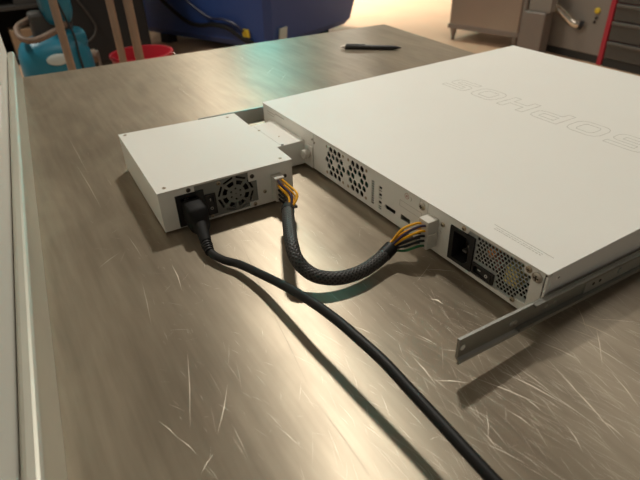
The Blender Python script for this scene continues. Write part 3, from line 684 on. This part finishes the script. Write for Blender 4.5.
# connector in the network unit
rows2 = [0.0100, 0.0150, 0.0200, 0.0250, 0.0300]
o2 = orient(boxm(0.3183, 0.3305, -0.0120, -0.0002, 0.0070, 0.0345), lambda c: c); c2 = obj('connector', o2, M['nylon'], har, bevel=0.0006)
obj('latch', orient(boxm(0.3306, 0.3322, -0.0130, -0.0030, 0.0165, 0.0225), lambda c: c), M['nylon'], c2, bevel=0.0004)
colsB = {0: ('wblack', 'wgreen'), 1: ('wblack', 'wblack'), 2: ('wblack', 'wblack'), 3: ('wyellow', 'wyellow'), 4: ('wyellow', 'wpurple')}
for r_ in range(5):
    for c_ in range(2):
        x = 0.3212 + c_ * 0.0056; z = rows2[r_]
        a = Vector((x, -0.0118, z)); b = Vector((x - 0.0006, -0.0180, z + 0.0012))
        ang = (r_ * 2 + c_) * 2 * PI / 10 - 1.2; u_, v_ = frame_of(d1)
        off = (u_ * math.cos(ang) + v_ * math.sin(ang)) * 0.0032
        off = Vector(((c_ - 0.5) * 0.0030, 0, (r_ - 2) * 0.0019))
        mid = a * 0.42 + SB * 0.58 + off * 1.3 + Vector((-0.0008, 0, 0.0016))
        pts = [a, b, mid, SB + off + d1 * 0.002, SB + off * 0.9 - d1 * 0.005]
        obj('wire', tube(BM(), [hw(p) for p in pts], 0.00115, 8, 8), M[colsB[r_][c_]], har, smooth=True)

# ------------------------------------------------------------------ pen at the far end of the bench
pa = Vector((-0.3205, 0.3350, 0)); pb_ = Vector((-0.2375, 0.4225, 0)); pd = pb_ - pa; pl = 0.138
pen = thing('ballpoint_pen', 'black ballpoint pen lying alone at the far end of the steel bench', 'pen', (pa.x, pa.y, ZT), math.atan2(pd.y, pd.x))
PL = pd.length; rp_ = 0.0045
obj('barrel', lathe(BM(), (0.008, 0, rp_), (1, 0, 0), [(0, rp_ * .9), (0.002, rp_), (PL * .80, rp_), (PL * .84, rp_ * .8)], 16), M['black'], pen, smooth=True)
obj('tip', lathe(BM(), (0.008 + PL * .84, 0, rp_), (1, 0, 0), [(0, rp_ * .8), (0.006, rp_ * .45), (0.011, 0.0006), (0.012, 0.0)], 14), M['black'], pen, smooth=True)
obj('push_button', lathe(BM(), (0, 0, rp_), (1, 0, 0), [(0, 0.0022), (0.0085, 0.0022)], 12), M['screw'], pen, smooth=True)
obj('collar', lathe(BM(), (0.0065, 0, rp_), (1, 0, 0), [(0, rp_ * .92), (0.0014, rp_ * .92)], 14), M['screw'], pen, smooth=True)
obj('clip', boxm(0.010, 0.048, -0.0015, 0.0015, 2 * rp_ + 0.0002, 2 * rp_ + 0.0012), M['black'], pen)

# ------------------------------------------------------------------ lamps (above the frame)
kl = thing('round_lamp', 'round white lamp hanging over the workbench', 'lamp', (KEY[0], KEY[1], KEY[2]))
obj('shade', lathe(BM(), (0, 0, 0.003), (0, 0, 1), [(0, 0.20), (0.01, 0.20), (0.10, 0.08), (0.12, 0.03)], 28), M['lamp'], kl, smooth=True)
obj('stem', cyl(BM(), (0, 0, 0.12), (0, 0, 2.75 - KEY[2]), 0.008), M['lamp'], kl)
for p, _, _, lab in HALL:
    hl_ = thing('hall_lamp', lab, 'lamp', p, group='ceiling lamps of the hall')
    obj('housing', boxm(-0.62, 0.62, -0.17, 0.17, 0, 0.06), M['lamp'], hl_)
    for sx in (-0.4, 0.4): obj('suspension_rod', cyl(BM(), (sx, 0, 0.06), (sx, 0, 2.75 - p[2]), 0.006), M['lamp'], hl_)

# ------------------------------------------------------------------ hall behind: blue bin with trailing cables
BO = Vector((-3.3074, 1.6372, 0)); A1 = Vector((-0.9222, -0.3867, 0)); B1 = Vector((-0.3867, 0.9222, 0))
binrot = math.atan2(A1.y, A1.x)          # local +x runs along the left face away from the corner; local -y runs along the right face
bb = thing('storage_bin', 'big blue plastic bin tapering down to its feet beyond the bench', 'bin', (BO.x, BO.y, ZF), binrot)
bm = BM(); z0, z1, tp = 0.08, 0.72, 0.115
def ring(z, o, xl=1.62, yw=1.22):
    c = 0.05; x0, x1, y0, y1 = -o, xl + o, -yw - o, o
    return [bm.verts.new(q) for q in ((x0 + c, y1, z), (x1 - c, y1, z), (x1, y1 - c, z), (x1, y0 + c, z), (x1 - c, y0, z), (x0 + c, y0, z), (x0, y0 + c, z), (x0, y1 - c, z))]
rs = [ring(z0, -0.04), ring(z0 + 0.05, 0.0), ring(z1, tp), ring(z1, tp + 0.035), ring(z1 + 0.05, tp + 0.035), ring(z1 + 0.05, tp - 0.02), ring(z0 + 0.08, -0.03)]
for a, b in zip(rs[:-1], rs[1:]):
    for k in range(8): bm.faces.new((a[k], a[(k + 1) % 8], b[(k + 1) % 8], b[k]))
bm.faces.new(rs[0]); bm.faces.new(rs[-1])
obj('tub', bm, M['blue'], bb)
for fx in (0.1, 1.30):
    for fy in (-0.08, -0.84): obj('foot', boxm(fx - 0.05, fx + 0.05, fy - 0.05, fy + 0.05, 0, z0), M['blackmatt'], bb)
sl = tp / (z1 - z0 - 0.05)
def lf(t, z): return Vector((t, 0.012 + sl * max(0, z - z0 - 0.05), z))         # on the left face (local)
def rf(t, z): return Vector((-0.012 - sl * max(0, z - z0 - 0.05), -t, z))       # on the right face
def quad_on(fn, pts, th=0.006):
    b_ = BM(); c = [fn(*p) for p in pts]; n_ = (c[1] - c[0]).cross(c[2] - c[0]).normalized()
    vs = [b_.verts.new(x) for x in [q - n_ * th for q in c] + [q + n_ * th for q in c]]
    for f in ((0, 1, 2, 3), (4, 7, 6, 5), (0, 4, 5, 1), (1, 5, 6, 2), (2, 6, 7, 3), (3, 7, 4, 0)): b_.faces.new([vs[i] for i in f])
    return b_
obj('yellow_sticker', quad_on(lf, ((0.18, 0.175), (0.25, 0.175), (0.25, 0.235), (0.18, 0.235))), M['yellow'], bb)
obj('paper_label', quad_on(rf, ((0.10, 0.10), (0.19, 0.10), (0.19, 0.24), (0.10, 0.24))), M['oval'], bb)
binM = Matrix.Translation((BO.x, BO.y, ZF)) @ Matrix.Rotation(binrot, 4, 'Z')
def bl(t, z, out=0.02): return binM @ (lf(t, z) + Vector((0, out, 0)))
c1_ = obj('hose', tube(BM(), [bl(1.30, 0.77, 0.05), bl(1.26, 0.72, 0.08), bl(1.20, 0.55), bl(1.12, 0.42), bl(0.98, 0.31), bl(0.84, 0.235), bl(0.70, 0.225), bl(0.55, 0.245), bl(0.40, 0.235), bl(0.30, 0.19), bl(0.22, 0.15), bl(0.14, 0.14)], 0.017, 10), M['rubber'])
tag(c1_, 'thick black hose drooping across the left face of the blue bin', 'hose')
c2_ = obj('cable', tube(BM(), [bl(0.98, 0.77, 0.05), bl(0.95, 0.72, 0.08), bl(0.88, 0.50), bl(0.72, 0.375), bl(0.56, 0.30), bl(0.42, 0.30), bl(0.30, 0.275), bl(0.22, 0.225)], 0.010, 10), mat('dark_blue_cable', (0.012, 0.016, 0.05), 0.4))
tag(c2_, 'thin dark blue cable hanging above the hose on the blue bin', 'cable')

# teal machine standing tall beyond the bin (seen as the teal reflection on the bench)
tm = thing('teal_machine', 'tall teal enamelled machine behind the blue bin mirrored in the bench', 'machine', (-5.72, 2.92, ZF), 0.47)
obj('body', boxm(-0.30, 0.30, -0.46, 0.46, 0.10, 2.85), M['tealpanel'], tm, bevel=0.03)
obj('base', boxm(-0.28, 0.28, -0.36, 0.36, 0.0, 0.10), M['plinth'], tm)
wlp = thing('teal_fill_lamp', 'added fill lamp brightening the tall teal machine for its bench reflection', 'lamp', TEAL_FILL, 0.47)
obj('housing', boxm(-0.02, 0.10, -0.30, 0.30, 0.05, 0.13), M['lamp'], wlp)
obj('suspension_rod', cyl(BM(), (0.04, 0, 0.13), (0.04, 0, 0.25), 0.006), M['lamp'], wlp)
lk = thing('wall_column', 'pale tan column beyond the blue bin', 'column', (-6.7, 2.15, ZF), 0.4)
obj('shaft', boxm(-0.16, 0.16, -0.16, 0.16, 0.12, 3.63), M['hallwall'], lk, bevel=0.01); obj('base', boxm(-0.20, 0.20, -0.20, 0.20, 0, 0.12), M['hallwall'], lk)

# ------------------------------------------------------------------ left background: teal floor cleaner
fc = thing('floor_cleaner', 'teal floor cleaning machine with pale oval badge behind the far left bench corner', 'floor cleaner', (-2.95, 0.06, ZF), 0.0)
bm = BM()
def superbox(bm, cx, cy, cz, hx, hy, hz, e=0.45, nu=24, nv=12):
    rows_ = []
    f = lambda c: math.copysign(abs(c) ** e, c)
    for j in range(nv + 1):
        v = -PI / 2 + PI * j / nv
        rows_.append([bm.verts.new((cx + hx * f(math.cos(v)) * f(math.cos(2 * PI * i / nu)), cy + hy * f(math.cos(v)) * f(math.sin(2 * PI * i / nu)), cz + hz * f(math.sin(v)))) for i in range(nu)] if 0 < j < nv else [bm.verts.new((cx, cy, cz + hz * f(math.sin(v))))])
    for a, b in zip(rows_[:-1], rows_[1:]):
        for i in range(nu):
            q = list(dict.fromkeys([a[i % len(a)], a[(i + 1) % len(a)], b[(i + 1) % len(b)], b[i % len(b)]]))
            if len(q) > 2: bm.faces.new(q)
    return bm
superbox(bm, 0, 0.0, 0.30, 0.15, 0.20, 0.20, 0.62)
low = obj('lower_housing', bm, M['teal'], fc, smooth=True)
bm = BM(); superbox(bm, 0.0, 0.115, 0.46, 0.10, 0.075, 0.055, 0.45); obj('filter_cover', bm, M['teal'], fc, smooth=True)
bm = lathe(BM(), (0.128, -0.005, 0.385), (1, 0, 0.15), [(0, 0.05), (0.022, 0.05), (0.026, 0.04), (0.026, 0.0)], 24)
for v in bm.verts: v.co.z = 0.385 + (v.co.z - 0.385) * 0.60; v.co.y = -0.005 + (v.co.y + 0.005) * 1.25
obj('oval_badge', bm, M['oval'], fc, smooth=True)
bm = BM(); superbox(bm, -0.02, 0.075, 0.69, 0.10, 0.085, 0.15, 0.6); obj('upper_tank', bm, M['teal'], fc, smooth=True)
obj('neck', boxm(-0.10, 0.02, -0.08, 0.14, 0.44, 0.62), M['darkgrey'], fc, bevel=0.02)
obj('head', boxm(-0.14, 0.06, -0.12, 0.16, 0.84, 0.98), M['darkgrey'], fc, bevel=0.03)
for sy in (-0.16, 0.16): obj('wheel', cyl(BM(), (-0.02, sy - 0.02, 0.08), (-0.02, sy + 0.02, 0.08), 0.08, 20), M['black'], fc)
obj('hose', tube(BM(), [(0.08, 0.09, 0.555), (0.13, 0.03, 0.535), (0.15, -0.09, 0.505), (0.12, -0.155, 0.52), (0.02, -0.15, 0.56), (-0.08, -0.06, 0.58)], 0.017, 10), M['tan'], fc, smooth=True)
obj('cord', tube(BM(), [(0.085, 0.07, 0.80), (0.085, 0.075, 0.70), (0.09, 0.10, 0.58), (0.125, 0.115, 0.49), (0.15, 0.11, 0.38), (0.16, 0.12, 0.20)], 0.006, 8), M['black'], fc, smooth=True)

# steel tube trolley: three of its posts rise behind the bench
tr = thing('tube_trolley', 'steel tube trolley whose three bare posts rise behind the far bench edge', 'trolley', (-1.6, 0.08, ZF))
posts = [(0.0, -0.107), (0.0, 0.083), (0.0, 0.148), (-0.28, -0.07)]
for i, (x, y) in enumerate(posts[:3]):
    dz = 0.05
    ps = obj('post', cyl(BM(), (x, y, 0.10), (x, y, 1.30), 0.0140 if i != 2 else 0.0165, 16), M['tube'], tr, smooth=True)
obj('base_tray', boxm(-0.02, 0.02, -0.14, 0.19, 0.10, 0.125), M['tube'], tr, bevel=0.004)
obj('top_rail', boxm(-0.02, 0.02, -0.14, 0.19, 1.30, 1.33), M['tube'], tr, bevel=0.006)
for y in (-0.11, 0.16): obj('caster', cyl(BM(), (0.0, y - 0.012, 0.05), (0.0, y + 0.012, 0.05), 0.05, 18), M['black'], tr)

rb = thing('bucket', 'red plastic bucket half hidden behind the bench below the steel posts', 'bucket', (-2.90, 0.545, ZF))
obj('pail', lathe(BM(), (0, 0, 0), (0, 0, 1), [(0, 0.14), (0.305, 0.185), (0.317, 0.195), (0.33, 0.195), (0.33, 0.180), (0.03, 0.13), (0.03, 0)], 28), M['red'], rb, smooth=True)
obj('handle', tube(BM(), [(0.19, 0, 0.32), (0.205, 0.06, 0.27), (0.205, 0.12, 0.24), (0.13, 0.19, 0.25), (0, 0.19, 0.32)], 0.005, 8), M['chrome'], rb)

bk = thing('black_machine', 'dark boxy machine with looped cable between the teal cleaner and blue bin', 'machine', (-4.15, 0.58, ZF), 0.0)
obj('body', boxm(-0.25, 0.25, -0.34, 0.30, 0.06, 1.2), M['blackmatt'], bk, bevel=0.02)
obj('base', boxm(-0.22, 0.22, -0.30, 0.26, 0.0, 0.06), M['plinth'], bk)
obj('looped_cable', tube(BM(), [(0.262, -0.22, 0.60), (0.27, -0.14, 0.45), (0.275, -0.10, 0.33), (0.275, -0.16, 0.25), (0.27, -0.24, 0.24)], 0.008, 8), M['darkgrey'], bk, smooth=True)
ro = thing('caster_roller', 'small grey roller on the floor beside the red bucket', 'roller', (-3.40, 0.365, ZF))
obj('wheel', lathe(BM(), (0, -0.04, 0.24), (0, 1, 0), [(0, 0.02), (0.0, 0.045), (0.03, 0.045), (0.03, 0.02)], 20), M['tan'], ro, smooth=True)
obj('fork', boxm(-0.02, 0.02, -0.06, -0.045, 0.0, 0.27), M['post'], ro); obj('fork', boxm(-0.02, 0.02, -0.005, 0.010, 0.0, 0.27), M['post'], ro)

sh = thing('shelf_unit', 'dark shelf unit far behind the teal floor cleaner', 'shelf', (-4.75, 0.02, ZF))
for y in (-0.42, 0.30): obj('side_panel', boxm(-0.22, 0.22, y, y + 0.025, 0, 1.7), M['darkgrey'], sh)
for z in (0.05, 0.42, 0.80, 1.25, 1.67): obj('shelf', boxm(-0.22, 0.22, -0.395, 0.30, z, z + 0.025), M['darkgrey'], sh)
obj('back_panel', boxm(-0.235, -0.22, -0.42, 0.325, 0, 1.7), M['blackmatt'], sh)
tb_ = obj('carton', boxm(-4.72, -4.54, -0.07, 0.09, ZF + 0.0755, ZF + 0.27), M['carton']); tag(tb_, 'small tan carton low on the dark shelf unit', 'carton')
tb2 = obj('grey_case', boxm(-4.74, -4.56, 0.03, 0.24, ZF + 0.4455, ZF + 0.56), M['darkgrey']); tag(tb2, 'dark grey case on the middle of the shelf unit', 'case')

# ------------------------------------------------------------------ right background
sc_ = thing('steel_cabinet', 'low stainless steel cabinet on slim legs beyond the unit', 'cabinet', (-2.985, 3.235, ZF), 0.243)
CW = 0.64
obj('body', boxm(0, CW, 0, 0.55, 0.10, 0.80), M['cabsteel'], sc_, bevel=0.012)
obj('bottom_rim', boxm(-0.006, CW + 0.006, -0.008, 0.0, 0.10, 0.135), M['post'], sc_)
for lx in (0.03, CW - 0.03):
    for ly in (0.035, 0.51): obj('leg', lathe(BM(), (lx, ly, 0), (0, 0, 1), [(0, 0.014), (0.02, 0.016), (0.10, 0.03)], 14), M['post'], sc_, smooth=True)
obj('side_post', boxm(CW + 0.008, CW + 0.045, -0.01, 0.04, 0.0, 0.95), M['post'], sc_, bevel=0.006)
pbx = thing('grey_post_box', 'grey steel box standing on end beside the steel cabinet', 'box', (-2.215, 3.36, ZF), 0.15)
obj('body', boxm(-0.08, 0.10, -0.02, 0.10, 0.0, 0.32), M['post'], pbx, bevel=0.008)
obj('upper_column', boxm(-0.06, 0.12, 0.005, 0.10, 0.32, 1.1), M['panel'], pbx, bevel=0.008)
gm = thing('grey_machine', 'taupe machine panel with chrome lever and yellow knob at the right', 'machine', (-2.08, 3.55, ZF), 0.0)
obj('casing', boxm(-0.12, 0.345, 0, 0.5, 0.055, 1.5), M['panel'], gm, bevel=0.006)
obj('plinth', boxm(-0.115, 0.340, 0.004, 0.48, 0, 0.055), M['plinth'], gm)
lv = obj('lever', tube(BM(), [(-0.20, -0.10, 0.50), (-0.12, -0.085, 0.41), (0.05, -0.07, 0.305), (0.12, -0.06, 0.262), (0.150, -0.03, 0.25)], 0.029, 14), M['chrome'], gm, smooth=True)
obj('lever_end', lathe(BM(), (0.145, -0.035, 0.252), (0.6, 0.5, -0.2), [(0, 0.0305), (0.03, 0.0305), (0.03, 0)], 14), M['black'], lv)
obj('yellow_knob', lathe(BM(), (0.254, 0, 0.358), (0, -1, 0), [(0, 0.020), (0.012, 0.020), (0.016, 0.014), (0.016, 0)], 18), M['yellow'], gm, smooth=True)
for x, z in ((0.257, 0.309), (0.249, 0.281)): obj('button', lathe(BM(), (x, 0, z), (0, -1, 0), [(0, 0.009), (0.01, 0.009), (0.01, 0)], 12), M['black'], gm)
tc_ = thing('tool_trolley', 'red framed tool trolley with dark grey drawers at the right edge', 'tool trolley', (-1.73, 3.54, ZF), 0.0)
obj('frame', boxm(0.0, 0.70, 0.02, 0.50, 0.0, 1.1), M['redpaint'], tc_, bevel=0.006)
obj('corner_post', boxm(0.0, 0.036, -0.012, 0.02, 0.0, 1.1), M['redpaint'], tc_, bevel=0.005)
obj('kick_plate', boxm(0.044, 0.70, -0.004, 0.02, 0.0, 0.055), M['plinth'], tc_)
zz = 0.06
for hh in (0.125, 0.135, 0.115, 0.115, 0.115, 0.115):
    d_ = obj('drawer', boxm(0.046, 0.69, -0.010, 0.02, zz, zz + hh - 0.008), M['drawer'], tc_, bevel=0.003)
    obj('grip_strip', boxm(0.05, 0.685, -0.024, -0.010, zz + hh - 0.030, zz + hh - 0.010), M['drawergrip'], d_, bevel=0.003)
    zz += hh

# far floor clutter at the top edge
pt = thing('pallet', 'pale wooden pallet on the far floor behind the blue bin', 'pallet', (-5.45, 4.45, ZF), 0.5)
for x in (-0.5, 0, 0.42): obj('bearer', boxm(x, x + 0.08, -0.35, 0.35, 0, 0.09), M['wood'], pt)
for k in range(5): obj('deck_board', boxm(-0.5, 0.5, -0.35 + k * 0.15, -0.25 + k * 0.15, 0.09, 0.11), M['wood'], pt)
cx_ = obj('carton', boxm(-0.25, 0.25, -0.2, 0.2, 0.1105, 0.45), M['carton']); cx_.location = (-5.45, 4.45, ZF); cx_.rotation_euler = (0, 0, 0.5); tag(cx_, 'brown carton stacked on the far wooden pallet', 'carton')
bx2 = obj('storage_crate', boxm(-0.25, 0.25, -0.2, 0.2, 0, 0.3), M['darkgrey']); bx2.location = (-4.75, 4.95, ZF); bx2.rotation_euler = (0, 0, 0.4); tag(bx2, 'dark crate on the far floor between pallet and steel cabinet', 'crate')
